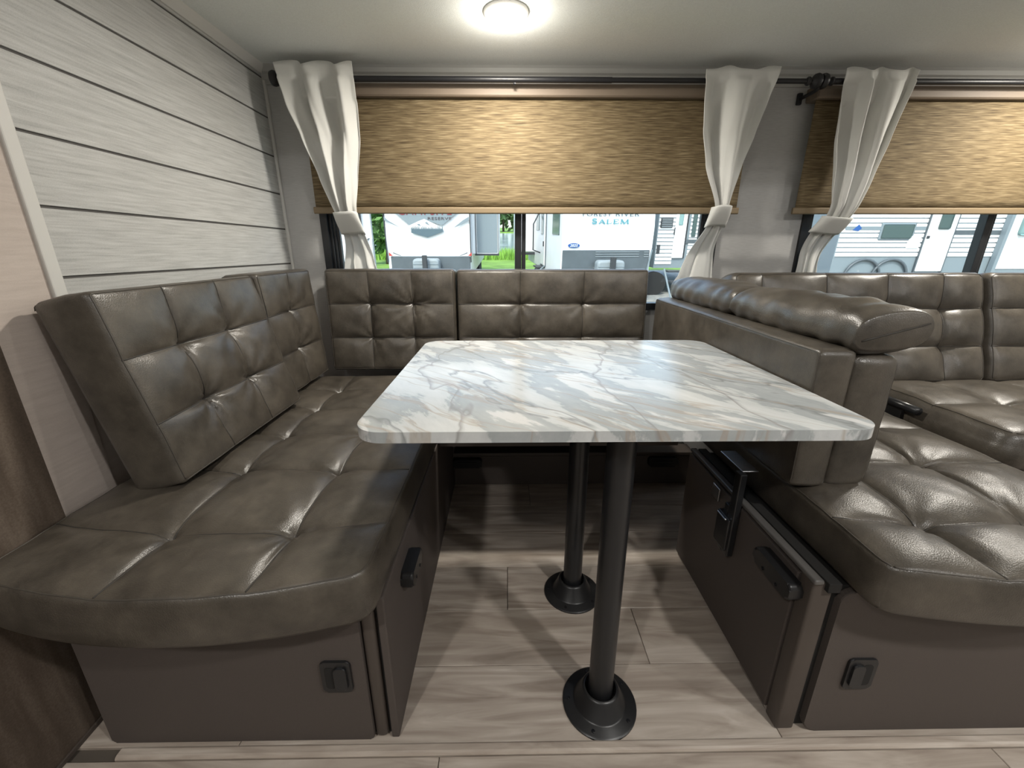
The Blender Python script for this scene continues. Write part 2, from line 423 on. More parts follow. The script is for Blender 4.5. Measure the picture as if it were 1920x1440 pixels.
# rounded lip where the slide-out floor meets the room floor
prism('trim_1', 'plank_wood', None, [(.619, -.008), (.619, .001), (.6215, .0045), (.626, .0062), (.638, .0062), (.642, .004), (.6435, -.008)], 'x', -.85, 3.2)
struct(bpy.data.objects['trim_1'], 'thin rounded wood-look lip along the floor edge', 'floor trim')

# left wall with shiplap boards
wl_ = struct(boxes('wall_left', 'plain_wall', None, [(-1.06, -.985, .784, 2.06, -.02, 1.80), (-.986, -.981, .80, .93, 0, 1.75)]))
boxes('groove_backing', 'groove', wl_, [(-.985, -.9845, .96, 2.0, .93, 1.75)])
zl = [.93, .992, 1.138, 1.281, 1.427, 1.570, 1.711, 1.742]
for a, b in zip(zl, zl[1:]):
    box('shiplap_board', 'shiplap_face', wl_, -.985, -.980, .955, 1.988, a + .0030, b - .0030, .0010, 1)
box('end_moulding', 'trim_white', wl_, -.985, -.973, .928, .957, .95, 1.75, .003, 2)
box('corner_moulding', 'trim_white', wl_, -.982, -.970, 1.986, 2.0, .4, 1.75, .003, 2)
prism('trim_2', 'trim_white', None, [(-.98, 1.75), (-.98, 1.722), (-.974, 1.722), (-.962, 1.738), (-.955, 1.75)], 'y', .80, 1.995)
struct(bpy.data.objects['trim_2'], 'white cove moulding between the boarded wall and the ceiling', 'moulding')

# dark wood partition beside the dinette
wp = struct(box('wall_partition', 'dark_wood', None, -1.03, -.954, -.35, .784, 0, 2.08, .002, 1))
box('base_strip', 'base_trim', wp, -.954, -.949, -.35, .784, 0, .012, .001, 1)

# back wall with two window openings
W1 = (-.824, .956, .78, 1.60); W2 = (1.335, 3.10, .78, 1.60)
struct(boxes('wall_back', 'linen_wall', None, [
    (-1.06, W1[0], 2.0, 2.06, -.05, 1.8), (W1[1], W2[0], 2.0, 2.06, -.05, 1.8), (W2[1], 3.26, 2.0, 2.06, -.05, 1.8),
    (W1[0], W1[1], 2.0, 2.06, -.05, W1[2]), (W1[0], W1[1], 2.0, 2.06, W1[3], 1.8),
    (W2[0], W2[1], 2.0, 2.06, -.05, W2[2]), (W2[0], W2[1], 2.0, 2.06, W2[3], 1.8)]))
prism('trim_3', 'crown', None, [(2.0, 1.75), (2.0, 1.690), (1.994, 1.690), (1.990, 1.700), (1.984, 1.704), (1.980, 1.722), (1.972, 1.728), (1.968, 1.742), (1.960, 1.750)], 'x', -.98, 3.2)
struct(bpy.data.objects['trim_3'], 'stepped grey crown moulding above the windows', 'moulding')
struct(boxes('ceiling', 'ceiling_panel', None, [(-1.06, 3.26, .60, 2.06, 1.75, 1.80)]))
struct(boxes('ceiling_room', 'ceiling_panel', None, [(-2.26, 3.26, -1.8, .66, 2.08, 2.14)]))
struct(boxes('wall_header', 'linen_wall', None, [(-1.06, 3.26, .60, .66, 1.80, 2.08)]))
struct(boxes('wall_front', 'linen_wall', None, [(-2.26, 3.26, -1.8, -1.74, -.06, 2.14)]))
struct(boxes('wall_right', 'linen_wall', None, [(3.2, 3.26, -1.8, 2.06, -.06, 2.14)]))
struct(boxes('wall_room_left', 'linen_wall', None, [(-2.26, -2.2, -1.8, .72, -.06, 2.14), (-2.26, -1.03, .66, .72, -.06, 2.14)]))

def window(name, x0, x1, z0, z1, y0=2.0, mull=True, depth=.045):
    w = root(name, ((x0 + x1) / 2, y0, z0)); struct(w)
    f = .030
    bm = bmesh.new()
    add_box(bm, x0, x0 + f, y0 - .012, y0 + depth, z0, z1); add_box(bm, x1 - f, x1, y0 - .012, y0 + depth, z0, z1)
    add_box(bm, x0 + f, x1 - f, y0 - .012, y0 + depth, z0, z0 + f); add_box(bm, x0 + f, x1 - f, y0 - .012, y0 + depth, z1 - f, z1)
    from_bm('frame', bm, 'window_frame', w)
    # stepped sash channels beside the frame
    for dx, yy, wd in ((.030, .006, .012), (.044, .014, .010), (.056, .020, .012)):
        box('sash_channel', 'window_frame', w, x0 + dx, x0 + dx + wd, y0 + yy, y0 + depth - .002, z0 + f, z1 - f, .002, 1)
        box('sash_channel', 'window_frame', w, x1 - dx - wd, x1 - dx, y0 + yy, y0 + depth - .002, z0 + f, z1 - f, .002, 1)
    xm = (x0 + x1) / 2
    if mull:
        box('mullion', 'window_frame', w, xm - .026, xm + .004, y0 + .004, y0 + depth, z0 + f, z1 - f, .003, 2)
        box('mullion', 'window_frame', w, xm + .006, xm + .024, y0 + .014, y0 + depth, z0 + f, z1 - f, .003, 2)
        box('pane', 'pane_glass', w, x0 + .068, xm - .024, y0 + .030, y0 + .034, z0 + f, z1 - f, 0)
        box('pane', 'pane_glass', w, xm + .022, x1 - .068, y0 + .036, y0 + .040, z0 + f, z1 - f, 0)
    else:
        box('pane', 'pane_glass', w, x0 + .068, x1 - .068, y0 + .030, y0 + .034, z0 + f, z1 - f, 0)
    return w
window('window_1', *W1); window('window_2', *W2)

# ------------------------------------------------------------------ ceiling lamps
def puck(x, y, z, watts, label, col=(1, .945, .85)):
    t = tag(root('ceiling_light', (x, y, z)), label, 'light', 'round ceiling lamps')
    lathe('rim', 'lamp_ring', t, [(.070, z), (.070, z - .006), (.066, z - .010), (.060, z - .011), (.060, z - .002)], x, y)
    lathe('diffuser', 'lamp_diffuser', t, [(.062, z - .004), (.062, z - .010), (.054, z - .013), (.030, z - .015), (.002, z - .0155)], x, y)
    d = bpy.data.lights.new('lamp_light', 'AREA'); d.shape = 'DISK'; d.size = .11; d.spread = math.radians(178); d.energy = watts; d.color = col
    lo = bpy.data.objects.new('lamp_light', d); C.objects.link(lo); lo.parent = t; lo.location = (0, 0, -.022)
    d = bpy.data.lights.new('lamp_glow', 'POINT'); d.shadow_soft_size = .05; d.energy = watts * .17; d.color = col     # light leaving the dome sideways
    lo = bpy.data.objects.new('lamp_glow', d); C.objects.link(lo); lo.parent = t; lo.location = (0, 0, -.07)
puck(.003, 1.574, 1.75, LAMP_W, 'small round white lamp glowing on the ceiling above the table')
puck(2.15, 1.574, 1.75, LAMP_W, 'round lamp on the ceiling above the right-hand sofa')
puck(1.05, -.40, 2.08, ROOM_W, 'round lamp on the room ceiling right of the aisle', (1, .975, .94))
puck(-.75, -.75, 2.08, ROOM_W * .8, 'round lamp on the room ceiling left of the aisle', (1, .975, .94))
puck(2.5, -.55, 2.08, ROOM_W * .8, 'round lamp on the room ceiling facing the sofa', (1, .975, .94))

# ------------------------------------------------------------------ roller shades
def shade(x0, x1, label):
    t = tag(root('roller_shade', ((x0 + x1) / 2, 1.945, 1.2)), label, 'window shade', 'brown woven roller shades')
    prism('cassette', 'cassette', t, [(1.99, 1.678), (1.935, 1.678), (1.922, 1.672), (1.916, 1.660), (1.916, 1.634), (1.921, 1.629), (1.99, 1.629)], 'x', x0, x1, .0015, 1)
    bm = bmesh.new(); n = 60
    F = []
    for i in range(n + 1):
        x = x0 + .008 + (x1 - x0 - .016) * i / n; col = []
        for j in range(13):
            z = 1.640 - (1.640 - 1.222) * j / 12
            col.append(bm.verts.new((x, 1.944 + .0022 * mnoise.noise(Vector((x * 2.2, z * 1.5, x0))), z)))
        F.append(col)
    for i in range(n):
        for j in range(12): bm.faces.new((F[i][j], F[i + 1][j], F[i + 1][j + 1], F[i][j + 1]))
    o = from_bm('cloth', bm, 'shade_cloth', t, True); m = o.modifiers.new('thick', 'SOLIDIFY'); m.thickness = .0016
    prism('hem_bar', 'hem_cloth', t, rrect(1.937, 1.951, 1.199, 1.226, .006, 4), 'x', x0 - .002, x1 + .002, .001, 1)
    for sx in (x0, x1): box('end_cap', 'cassette', t, sx - .004, sx + .004, 1.92, 1.992, 1.632, 1.680, .002, 2)
    return t
shade(-.822, 1.008, 'brown woven roller shade half lowered behind the table, under the ceiling lamp')
shade(1.250, 3.15, 'brown woven roller shade on the right-hand window above the sofa')

# ------------------------------------------------------------------ curtain rods
def rod(x0, x1, label, left_end, right_end, xj):
    t = tag(root('curtain_rod', ((x0 + x1) / 2, 1.88, 1.673)), label, 'curtain rod')
    lathe('outer_tube', 'black_rod', t, [(.0105, x0), (.0105, xj)], 1.88, 1.673, 16, 'x')
    lathe('inner_tube', 'black_rod', t, [(.0088, xj), (.0088, x1)], 1.88, 1.673, 16, 'x')
    knob = [(.011, 0), (.015, .004), (.015, .010), (.009, .016), (.014, .022), (.024, .030), (.027, .040), (.024, .050), (.012, .056), (.003, .058)]
    if left_end: lathe('finial', 'black_rod', t, [(r, x0 + .004 - h) for r, h in knob], 1.88, 1.673, 20, 'x')
    if right_end: lathe('finial', 'black_rod', t, [(r, x1 - .004 + h) for r, h in knob], 1.88, 1.673, 20, 'x')
    for bx in ((x0 + .02, x1 + .050) if right_end else (2.9,)):
        b = tube('bracket', 'black_rod', t, [(bx, 1.88, 1.660), (bx, 1.885, 1.650), (bx, 1.905, 1.646), (bx, 1.985, 1.646)], .007, 8)
        box('bracket_plate', 'black_rod', b, bx - .010, bx + .010, 1.985, 1.9995, 1.625, 1.668, .004, 2)
    return t
r1 = rod(-.845, 1.170, 'black curtain rod over the window behind the table', True, True, .41)
lathe('joint_screw', 'black_rod', r1, [(.004, .030), (.006, .033), (.006, .040)], 1.88, 1.660, 10, 'x')
rod(1.268, 3.1, 'black curtain rod over the right-hand window', True, False, 2.2)

# ------------------------------------------------------------------ curtains
def curtain(rowsz, tie, folds, label, seed, slant=0.0):
    """rowsz: [(z, left, right)] from the top down; tie = (z0, z1) of the band"""
    rnd = random.Random(seed)
    t = tag(root('curtain', ((rowsz[-1][1] + rowsz[-1][2]) / 2, 1.86, rowsz[-1][0])), label, 'curtain', 'white tied-back curtains')
    zt = (tie[0] + tie[1]) / 2
    def lr(z):
        for (za, la, ra), (zb, lb, rb) in zip(rowsz, rowsz[1:]):
            if z >= zb:
                s = (za - z) / (za - zb); s = s * s * (3 - 2 * s) * .35 + s * .65; return la + (lb - la) * s, ra + (rb - ra) * s
        return rowsz[-1][1], rowsz[-1][2]
    def back(z, y):
        k = sstep(1.24, 1.02, z); return (1 - k) * y + k * (1.972 + (y - 1.853) * .30)
    zs = []; z = rowsz[0][0]
    while z > rowsz[-1][0]: zs.append(z); z -= .010
    zs.append(rowsz[-1][0]); NC = 90
    phs = [rnd.uniform(0, 6.28) for _ in range(4)]
    bm = bmesh.new(); G = []
    for z in zs:
        l_, r_ = lr(z); g = math.exp(-((z - zt) / .12) ** 2); row = []
        top = sstep(1.64, 1.70, z)
        for k in range(NC + 1):
            s = k / NC
            w = s + .05 * math.sin(2 * PI * s * 2 + phs[0])
            a = (.016 + .010 * (1 - top)) * (1 - .45 * g) * (.55 if top > .5 else 1)
            y = 1.853 + a * math.cos(2 * PI * folds * w + phs[1] + .6 * math.sin(z * 5 + phs[2]))
            y += .006 * math.sin(2 * PI * folds * 2.3 * w + phs[3] + z * 9) * (1 - top) + .004 * mnoise.noise(Vector((s * 6, z * 5, seed)))
            y = min(y, 1.866) if z > 1.60 else y
            y = back(z, y)
            x = l_ + (r_ - l_) * s + .006 * math.sin(2 * PI * folds * w + phs[1] + 1.5)
            zz = z
            if z == zs[0]: zz = z + .008 * math.cos(2 * PI * folds * w + phs[1]) + .004
            zz += slant * (s - .5) * g
            row.append(bm.verts.new((x, y, zz)))
        G.append(row)
    for a, b in zip(G, G[1:]):
        for k in range(NC): bm.faces.new((a[k], a[k + 1], b[k + 1], b[k]))
    o = from_bm('cloth', bm, 'curtain_linen', t, True); m = o.modifiers.new('thick', 'SOLIDIFY'); m.thickness = .0022; m.offset = -1
    # pocket stitch line below the rod
    l_, r_ = lr(1.615); bm = bmesh.new(); q = min(range(len(zs)), key=lambda i: abs(zs[i] - 1.615))
    pts = []
    for k in range(NC + 1):
        s = k / NC; w = s + .05 * math.sin(2 * PI * s * 2 + phs[0]); z = zs[q]; l_, r_ = lr(z); top = sstep(1.64, 1.70, z)
        a = (.016 + .010 * (1 - top)) * (.55 if top > .5 else 1)
        y = 1.853 + a * math.cos(2 * PI * folds * w + phs[1] + .6 * math.sin(z * 5 + phs[2])) + .006 * math.sin(2 * PI * folds * 2.3 * w + phs[3] + z * 9) * (1 - top) + .004 * mnoise.noise(Vector((s * 6, z * 5, seed)))
        pts.append((l_ + (r_ - l_) * s + .006 * math.sin(2 * PI * folds * w + phs[1] + 1.5), min(y, 1.866) - .0004, z))
    add_tube(bm, pts, .0011, 5); from_bm('pocket_stitch', bm, 'trim_white', t, True)
    # tieback band
    bm = bmesh.new(); N = 48; R = []
    nz = 9
    for j in range(nz):
        z = tie[1] + (tie[0] - tie[1]) * j / (nz - 1); l_, r_ = lr(z); cx = (l_ + r_) / 2; rx = (r_ - l_) / 2 + .010; ring = []
        for k in range(N):
            th = 2 * PI * k / N; ww = 1 + .035 * math.sin(3 * th + seed) * math.sin(PI * j / (nz - 1))
            px = cx + rx * ww * math.copysign(abs(math.cos(th)) ** .7, math.cos(th))
            ring.append(bm.verts.new((px, back(z, 1.853) + .034 * (1 - .45 * sstep(1.24, 1.08, z)) * ww * math.copysign(abs(math.sin(th)) ** .7, math.sin(th)), z + slant * (px - cx) / (2 * rx) + .003 * math.sin(2 * th + seed))))
        R.append(ring)
    for a, b in zip(R, R[1:]):
        for k in range(N): bm.faces.new((a[k], a[(k + 1) % N], b[(k + 1) % N], b[k]))
    o = from_bm('tieback', bm, 'curtain_linen', t, True); m = o.modifiers.new('thick', 'SOLIDIFY'); m.thickness = .003
    return t
curtain([(1.712, -.858, -.581), (1.58, -.830, -.578), (1.471, -.789, -.582), (1.33, -.742, -.606), (1.195, -.702, -.626), (1.112, -.700, -.618), (.989, -.728, -.600), (.90, -.745, -.565)], (1.116, 1.198), 2.4,
        'white linen curtain tied back beside the boarded wall, left of the shade', 3)
curtain([(1.703, .763, 1.041), (1.604, .764, 1.012), (1.49, .772, .985), (1.37, .800, .955), (1.223, .866, .922), (1.145, .864, .929), (.943, .795, .948), (.90, .770, .955)], (1.145, 1.222), 1.6,
        'white linen curtain tied back at the right edge of the window behind the table', 11)
curtain([(1.702, 1.296, 1.576), (1.471, 1.304, 1.523), (1.33, 1.330, 1.492), (1.181, 1.352, 1.454), (1.118, 1.336, 1.446), (.992, 1.340, 1.430), (.90, 1.335, 1.435)], (1.118, 1.180), 2.6,
        'white linen curtain tied back at the left edge of the right-hand window', 21, slant=-.012)

# ------------------------------------------------------------------ dinette bases
def latch(parent, xc, y, zc, flip=1):
    """recessed finger pull: rounded plate, slot, lever"""
    p = prism('latch', 'black_plastic', parent, rrect(xc - .031, xc + .031, zc - .042, zc + .042, .009), 'y', y, y - .006, .002, 2)
    prism('latch_slot', 'gap_shade', p, rrect(xc - .012 * flip - .011, xc - .012 * flip + .011, zc - .030, zc + .028, .008), 'y', y - .0055, y - .0066)
    prism('latch_lever', 'black_satin', p, rrect(xc + .010 * flip - .013, xc + .010 * flip + .013, zc - .031, zc + .029, .008), 'y', y - .0055, y - .011, .002, 2)
def side_pull(parent, xf, yc, zc, d, w=.068):
    """rounded block handle on a side face (d = +1 faces +x)"""
    p = prism('handle', 'black_plastic', parent, rrect(yc - w, yc + w, zc - .020, zc + .020, .012), 'x', xf, xf + d * .030, .006, 3, smooth=False)
    for s in (-.6, .6):
        lathe('screw', 'screw_black', p, [(.004, xf + d * .029), (.004, xf + d * .032), (.001, xf + d * .0325)], yc + s * w * .6, zc - .012, 10, 'x')

b = tag(root('bench_base', (-.56, 1.2, 0)), 'brown bench box under the left seat cushion with a black finger latch', 'bench')
box('body', 'gap_shade', b, -.865, -.262, .668, 1.82, 0, .395, .002, 1)
prism('front_panel', 'base_panel', b, rrect(-.882, -.300, .002, .398, .008), 'y', .668, .652, .003, 2)
box('corner_post', 'base_trim', b, -.298, -.270, .655, .69, .002, .396, .010, 4)
box('side_panel', 'base_panel', b, -.262, -.245, .655, 1.72, .002, .398, .003, 2)
latch(b, -.359, .652, .198)
side_pull(b, -.245, .823, .325, 1, .052)

b = tag(root('storage_drawer', (.27, 1.8, 0)), 'low dark drawer front with two black handles at the back under the table', 'drawer')
box('body', 'gap_shade', b, -.244, .86, 1.735, 1.98, 0, .160, .002, 1)
box('drawer_front', 'base_panel', b, -.244, .86, 1.718, 1.735, .004, .150, .003, 2)
box('top_lip', 'base_trim', b, -.244, .86, 1.712, 1.80, .153, .168, .003, 2)
for hx in (-.180, .715):
    p = prism('handle', 'black_plastic', b, rrect(hx - .066, hx + .066, .104, .146, .012), 'y', 1.718, 1.690, .006, 3)
    box('finger_slot', 'black_satin', p, hx - .045, hx + .045, 1.687, 1.691, .128, .136, .001, 1)
b = tag(root('seat_support', (.19, 1.65, .16)), 'dark board carrying the back bench behind the table, extended forward to block lamp light', 'bench')
box('board', 'base_trim', b, -.243, .62, 1.36, 1.83, .376, .397, .003, 2)  # front edge reaches forward with the seat to stop lamp light
box('back_board', 'gap_shade', b, -.243, .62, 1.81, 1.83, .169, .375, .002, 1)  # black panel in the dark void under the seat, shade in its colour

b = tag(root('bench_base', (.95, .95, 0)), 'brown bench box under the right seat cushion with a black block handle', 'bench')
box('body', 'gap_shade', b, .632, 1.30, .672, 1.26, 0, .400, .002, 1)
prism('front_panel', 'base_panel', b, rrect(.672, 1.40, .002, .398, .028), 'y', .672, .656, .003, 2)
box('corner_post', 'base_trim', b, .612, .655, .660, .70, .002, .420, .006, 3)
box('side_door', 'base_panel', b, .612, .630, .705, 1.25, .012, .405, .003, 2)
box('top_rail', 'grey_rail', b, .608, .628, .655, 1.24, .416, .428, .004, 3)
box('rail_edge', 'gap_shade', b, .634, .66, .650, 1.24, .402, .424, .001, 1)
latch(b, .757, .656, .182, -1)
side_pull(b, .612, .745, .370, -1, .066)
for hy in (1.05,): box('strike_plate', 'brushed_steel', b, .606, .612, hy - .02, hy + .02, .36, .40, .001, 1)

b = tag(root('folding_bracket', (.60, .93, .25)), 'black folding support bracket with a steel strip on the right bench side', 'bracket')
box('bar', 'black_satin', b, .588, .606, .918, .944, .262, .512, .003, 2)
box('guide', 'black_satin', b, .592, .610, .952, .972, .255, .400, .003, 2)
box('clip', 'black_plastic', b, .582, .611, .925, .985, .275, .372, .004, 2)
box('steel_strip', 'brushed_steel', b, .598, .640, .930, 1.045, .5125, .5155, .001, 1)
box('clip_pin', 'brushed_steel', b, .578, .582, .935, .978, .366, .370, .001, 1)

# ------------------------------------------------------------------ cushions
tag(cushion('seat_cushion', (-.945, .598, .400), X, Y, Z, .698, 1.222, .105, [.262, .507], [.152, .370, .592, .812, 1.03], crown=.010, puff=.010, bow=.055, seed=1, side=.004, rc=.035, r=.010, sd=.011, wrink=.007, td=.014),
    'long tufted brown leather seat cushion on the left bench', 'cushion')
tag(cushion('seat_cushion', (-.240, 1.345, .400), X, Y, Z, .86, .475, .100, [.22, .43, .64], [.23], seed=2),  # unseen back seat, drawn forward to keep lamp light off the floor
    'brown leather seat cushion on the back bench, unseen behind the table and extended forward to block lamp light', 'cushion')
tag(cushion('seat_cushion', (.678, .592, .412), X, Y, Z, .642, .94, .098, [.182, .412], [.150, .378, .60], crown=.014, puff=.014, bow=.040, seed=3, side=.004, rc=.035, td=.018, r=.010, sd=.011, wrink=.007),
    'wide tufted brown leather seat cushion right of the table', 'cushion')
def vec(*a): return Vector(a).normalized()
# left backrests
ev = vec(-.101, 0, .456); ew = vec(.456, 0, .101)
tag(cushion('backrest_cushion', Vector((-.740, .860, .534)) - ew * .128, Y, ev, ew, .572, .450, .122, [.19, .382], [.151, .302], crown=.004, puff=.008, seed=4, wrink=.009, r=.012, rc=.012, td=.016, side=.003, sd=.010),
    'large tufted brown leather backrest leaning on the boarded wall, nearest the camera', 'cushion', 'left backrest cushions')
ev = vec(-.03, 0, .455); ew = vec(.455, 0, .03)
tag(cushion('backrest_cushion', Vector((-.797, 1.436, .532)) - ew * .125, Y, ev, ew, .385, .445, .122, [.20], [.149, .298], crown=.004, puff=.008, wrink=.008, seed=5, rc=.012, r=.014, sd=.010, td=.016, side=.003),
    'narrow tufted brown leather backrest in the far left corner', 'cushion', 'left backrest cushions')
# rear backrests
ev = vec(0, .035, .455); ew = vec(0, -.455, .035)
tag(cushion('backrest_cushion', Vector((-.792, 1.838, .527)) - ew * .092, X, ev, ew, .567, .447, .086, [.189, .378], [.149, .298], crown=.004, puff=.008, wrink=.008, seed=6, rc=.014, r=.014, sd=.008, side=.003),
    'square tufted brown leather backrest below the left curtain', 'cushion', 'backrest cushions under the window')
tag(cushion('backrest_cushion', Vector((-.218, 1.838, .527)) - ew * .092, X, ev, ew, .845, .445, .086, [.28, .56], [.148, .296], crown=.004, puff=.008, wrink=.007, seed=7, rc=.014, r=.014, sd=.008, side=.003),
    'wide tufted brown leather backrest behind the table below the window', 'cushion', 'backrest cushions under the window')
# divider between dinette and sofa
tag(cushion('divider_cushion', (.735, .836, .526), Y, Z, -X, 1.01, .325, .080, [], [], crown=.004, puff=0, seed=8, r=.010, rc=.015, side=.003),
    'plain upright brown leather divider panel right of the table', 'cushion')
def pillow(name, mat, parent, cx, cz, rx, rz, y0, y1, seed, lean=.0):
    bm = bmesh.new(); N = 40; M = 44; R = []
    for j in range(M + 1):
        s = -1 + 2 * j / M; s2 = math.copysign(1 - (1 - abs(s)) ** 1.6, s)
        y = (y0 + y1) / 2 + (y1 - y0) / 2 * s2; k = .66 + .34 * max(0, 1 - abs(s2) ** 4.5) ** .5; ring = []
        for i in range(N):
            th = 2 * PI * i / N; c, q = math.cos(th), math.sin(th)
            px = math.copysign(abs(c) ** .8, c) * rx * (.80 + .20 * k); pz = math.copysign(abs(q) ** .8, q) * rz * k
            wr = .0065 * mnoise.noise(Vector((y * 16, th * 1.1, seed))) + .0035 * math.sin(y * 85 + 3 * math.sin(th + seed)) * (.35 + .65 * abs(s2)) * max(0, -q * .3 + .7)
            px += c * wr; pz += q * wr
            ring.append(bm.verts.new((cx + px + lean * pz, y, cz + pz)))
        R.append(ring)
    for a, b2 in zip(R, R[1:]):
        for i in range(N): bm.faces.new((a[i], a[(i + 1) % N], b2[(i + 1) % N], b2[i]))
    bm.faces.new(R[0][::-1]); bm.faces.new(R[-1])
    o = from_bm(name, bm, mat, parent, True)
    for jj in (4,):
        bm = bmesh.new(); pts = [tuple(v) for v in []]
    return o
def arm(y0, y1, label, seed):
    t = tag(root('arm_cushion', (.79, (y0 + y1) / 2, .528)), label, 'cushion', 'arm cushions on the divider')
    o = cushion('lower_pad', (.738, y0, .524), Y, Z, X, y1 - y0, .312, .096, [], [], crown=.006, puff=0, seed=seed, r=.014, rc=.02, parent=t)
    p = pillow('pillow_top', 'leather', t, .794, .890, .082, .056, y0 - .012, y1 + .012, seed, .15)
    tube('end_seam', 'thread', p, [(.794 - .066 + .132 * k / 12, y0 - .0125, .890 - .018 + .036 * k / 12) for k in range(13)], .0016, 6)
arm(.842, 1.325, 'puffy brown leather arm cushion on the near end of the divider', 31)
arm(1.350, 1.850, 'puffy brown leather arm cushion on the window end of the divider', 32)

# sofa on the right
b = tag(root('sofa', (1.95, 1.4, 0)), 'dark sofa frame under the raised right-hand seat', 'sofa')
box('frame', 'base_trim', b, 1.43, 2.60, 1.08, 1.95, 0, .445, .004, 2)
tube('slide_rail', 'black_satin', b, [(1.378, 1.28, .535), (1.378, 1.46, .535)], .014, 12)
box('rail_mount', 'black_plastic', b, 1.378, 1.394, 1.34, 1.44, .40, .525, .003, 2)
tag(cushion('sofa_seat_cushion', (1.405, 1.03, .452), X, Y, Z, 1.10, .52, .105, [.25, .50, .75], [.25], crown=.014, puff=.016, seed=9, side=.012, r=.03, rc=.05, td=.014),
    'raised brown leather sofa seat cushion at the right edge', 'cushion')
ev = vec(0, .137, .425); ew = vec(0, -.425, .137)
tag(cushion('sofa_back_cushion', Vector((.872, 1.508, .558)) - ew * .150, X, ev, ew, .992, .440, .138, [.12, .37, .61, .83], [.147, .294], crown=.010, puff=.016, seed=10, r=.025, rc=.03, td=.020),
    'long tufted brown leather sofa backrest beside the divider under the right window', 'cushion', 'sofa back cushions')
tag(cushion('sofa_back_cushion', Vector((1.878, 1.508, .558)) - ew * .150, X, ev, ew, .72, .440, .138, [.24, .48], [.147, .294], crown=.010, puff=.016, seed=12, r=.025, rc=.03, td=.020),
    'tufted brown leather sofa backrest cut off by the right edge of the picture', 'cushion', 'sofa back cushions')

# ------------------------------------------------------------------ table
t = tag(root('dinette_table', (.21, .95, 0)), 'marble-look dinette table on two black floor posts', 'table')
prism('table_top', 'marble_laminate', t, rrect(-.262, .646, .634, 1.366, .052, 10), 'z', .743, .763, .005, 3)
def leg(x, y):
    p = lathe('leg', 'black_satin', t, [(.0285, .030), (.0285, .742)], x, y, 32)
    lathe('top_mount', 'black_plastic', p, [(.034, .718), (.040, .724), (.070, .740), (.078, .743)], x, y, 32)
    f = lathe('floor_flange', 'black_plastic', p, [(.088, .0), (.088, .004), (.084, .007), (.064, .010), (.060, .013), (.044, .050), (.041, .054), (.037, .055), (.035, .050), (.033, .030)], x, y, 48)
    return p
for lx, ly in ((.222, .727), (.207, 1.073)):
    p = leg(lx, ly)
    for k in range(5):
        a = 2 * PI * k / 5 + .55
        lathe('screw', 'screw_black', p, [(.0042, .007), (.0042, .0095), (.002, .0105)], lx + .075 * math.cos(a), ly + .075 * math.sin(a), 10)

# ------------------------------------------------------------------ outdoors (the parked vehicle leans 3 degrees, so the yard is tilted against it)
EXT = Matrix.Translation((0, 0, 1.05)) @ Matrix.Rotation(math.radians(3.0), 4, 'X') @ Matrix.Translation((0, 0, -1.95))
g = struct(boxes('ground', 'grass_ground', None, [(-90, 110, 2.6, 29, -.3, 0), (-150, 200, 130, 420, -.3, .05)], ext=EXT), 'sunlit grass bank outside the windows', 'ground')
box('gravel_yard', 'gravel', g, -40, 60, 3.0, 20, -.02, .012, 0)
struct(boxes('pond', 'pond_water', None, [(-150, 200, 29, 130, -.4, -.12)], ext=EXT), 'rippled pond behind the parked trailers', 'pond')
def grass(name, x0, x1, y0, y1, n, h0, h1, label, seed):
    rnd = random.Random(seed); V = []; F = []
    for _ in range(n):
        x, y = rnd.uniform(x0, x1), rnd.uniform(y0, y1); h = rnd.uniform(h0, h1); a = rnd.uniform(0, PI); w = .03
        dx, dy = math.cos(a) * w, math.sin(a) * w; lx, ly = rnd.uniform(-.15, .15) * h, rnd.uniform(-.15, .15) * h; i = len(V)
        V += [(x - dx, y - dy, 0), (x + dx, y + dy, 0), (x + lx + dx * .4, y + ly + dy * .4, h * .6), (x + lx * 2, y + ly * 2, h)]
        F += [(i, i + 1, i + 2), (i, i + 2, i + 3)]
    me = bpy.data.meshes.new(name); me.from_pydata(V, [], F)
    tag(link_mesh(name, me, 'grass_blades', ext=EXT), label, 'grass', kind='stuff')
grass('tall_grass', -9, 6, 26.2, 28.8, 5000, .35, .75, 'tall bright green grass along the pond edge', 1)
grass('tall_grass', 14, 44, 20, 24, 4000, .4, .9, 'tall bright green grass behind the right-hand trailer', 2)

def tree(x, y, h, rw, label, seed, mat='leaf_green', n=1500, leaf=.5, low=.15):
    rnd = random.Random(seed); t = tag(root('tree', (x, y, 0), EXT), label, 'tree', 'trees beyond the parked trailers')
    tube('trunk', 'bark', t, [(x, y, 0), (x + .1, y, h * .35), (x, y + .1, h * .8)], [h * .03, h * .022, h * .008], 7)
    V = []; F = []
    lumps = [(rnd.uniform(-.6, .6) * rw, rnd.uniform(-.6, .6) * rw, h * rnd.uniform(low + .15, .85), rw * rnd.uniform(.35, .6)) for _ in range(12)]
    for _ in range(n):
        lx, ly, lz, lr_ = rnd.choice(lumps); d = Vector((rnd.gauss(0, 1), rnd.gauss(0, 1), rnd.gauss(0, 1))).normalized() * lr_ * rnd.uniform(.75, 1.0)
        p = Vector((x + lx, y + ly, max(h * low * .3, lz + d.z))) + Vector((d.x, d.y, 0)); u = Vector((rnd.gauss(0, 1), rnd.gauss(0, 1), rnd.gauss(0, 1))).normalized(); v = u.orthogonal().normalized(); s = leaf * rnd.uniform(.6, 1.2); i = len(V)
        V += [tuple(p - u * s), tuple(p + v * s * .5), tuple(p + u * s), tuple(p - v * s * .5)]; F.append((i, i + 1, i + 2, i + 3))
    me = bpy.data.meshes.new('foliage'); me.from_pydata(V, [], F); link_mesh('foliage', me, mat, t)
tree(-6.4, 23.5, 3.8, 1.6, 'leafy green tree between the two left-hand trailers', 1, n=1800, leaf=.28)
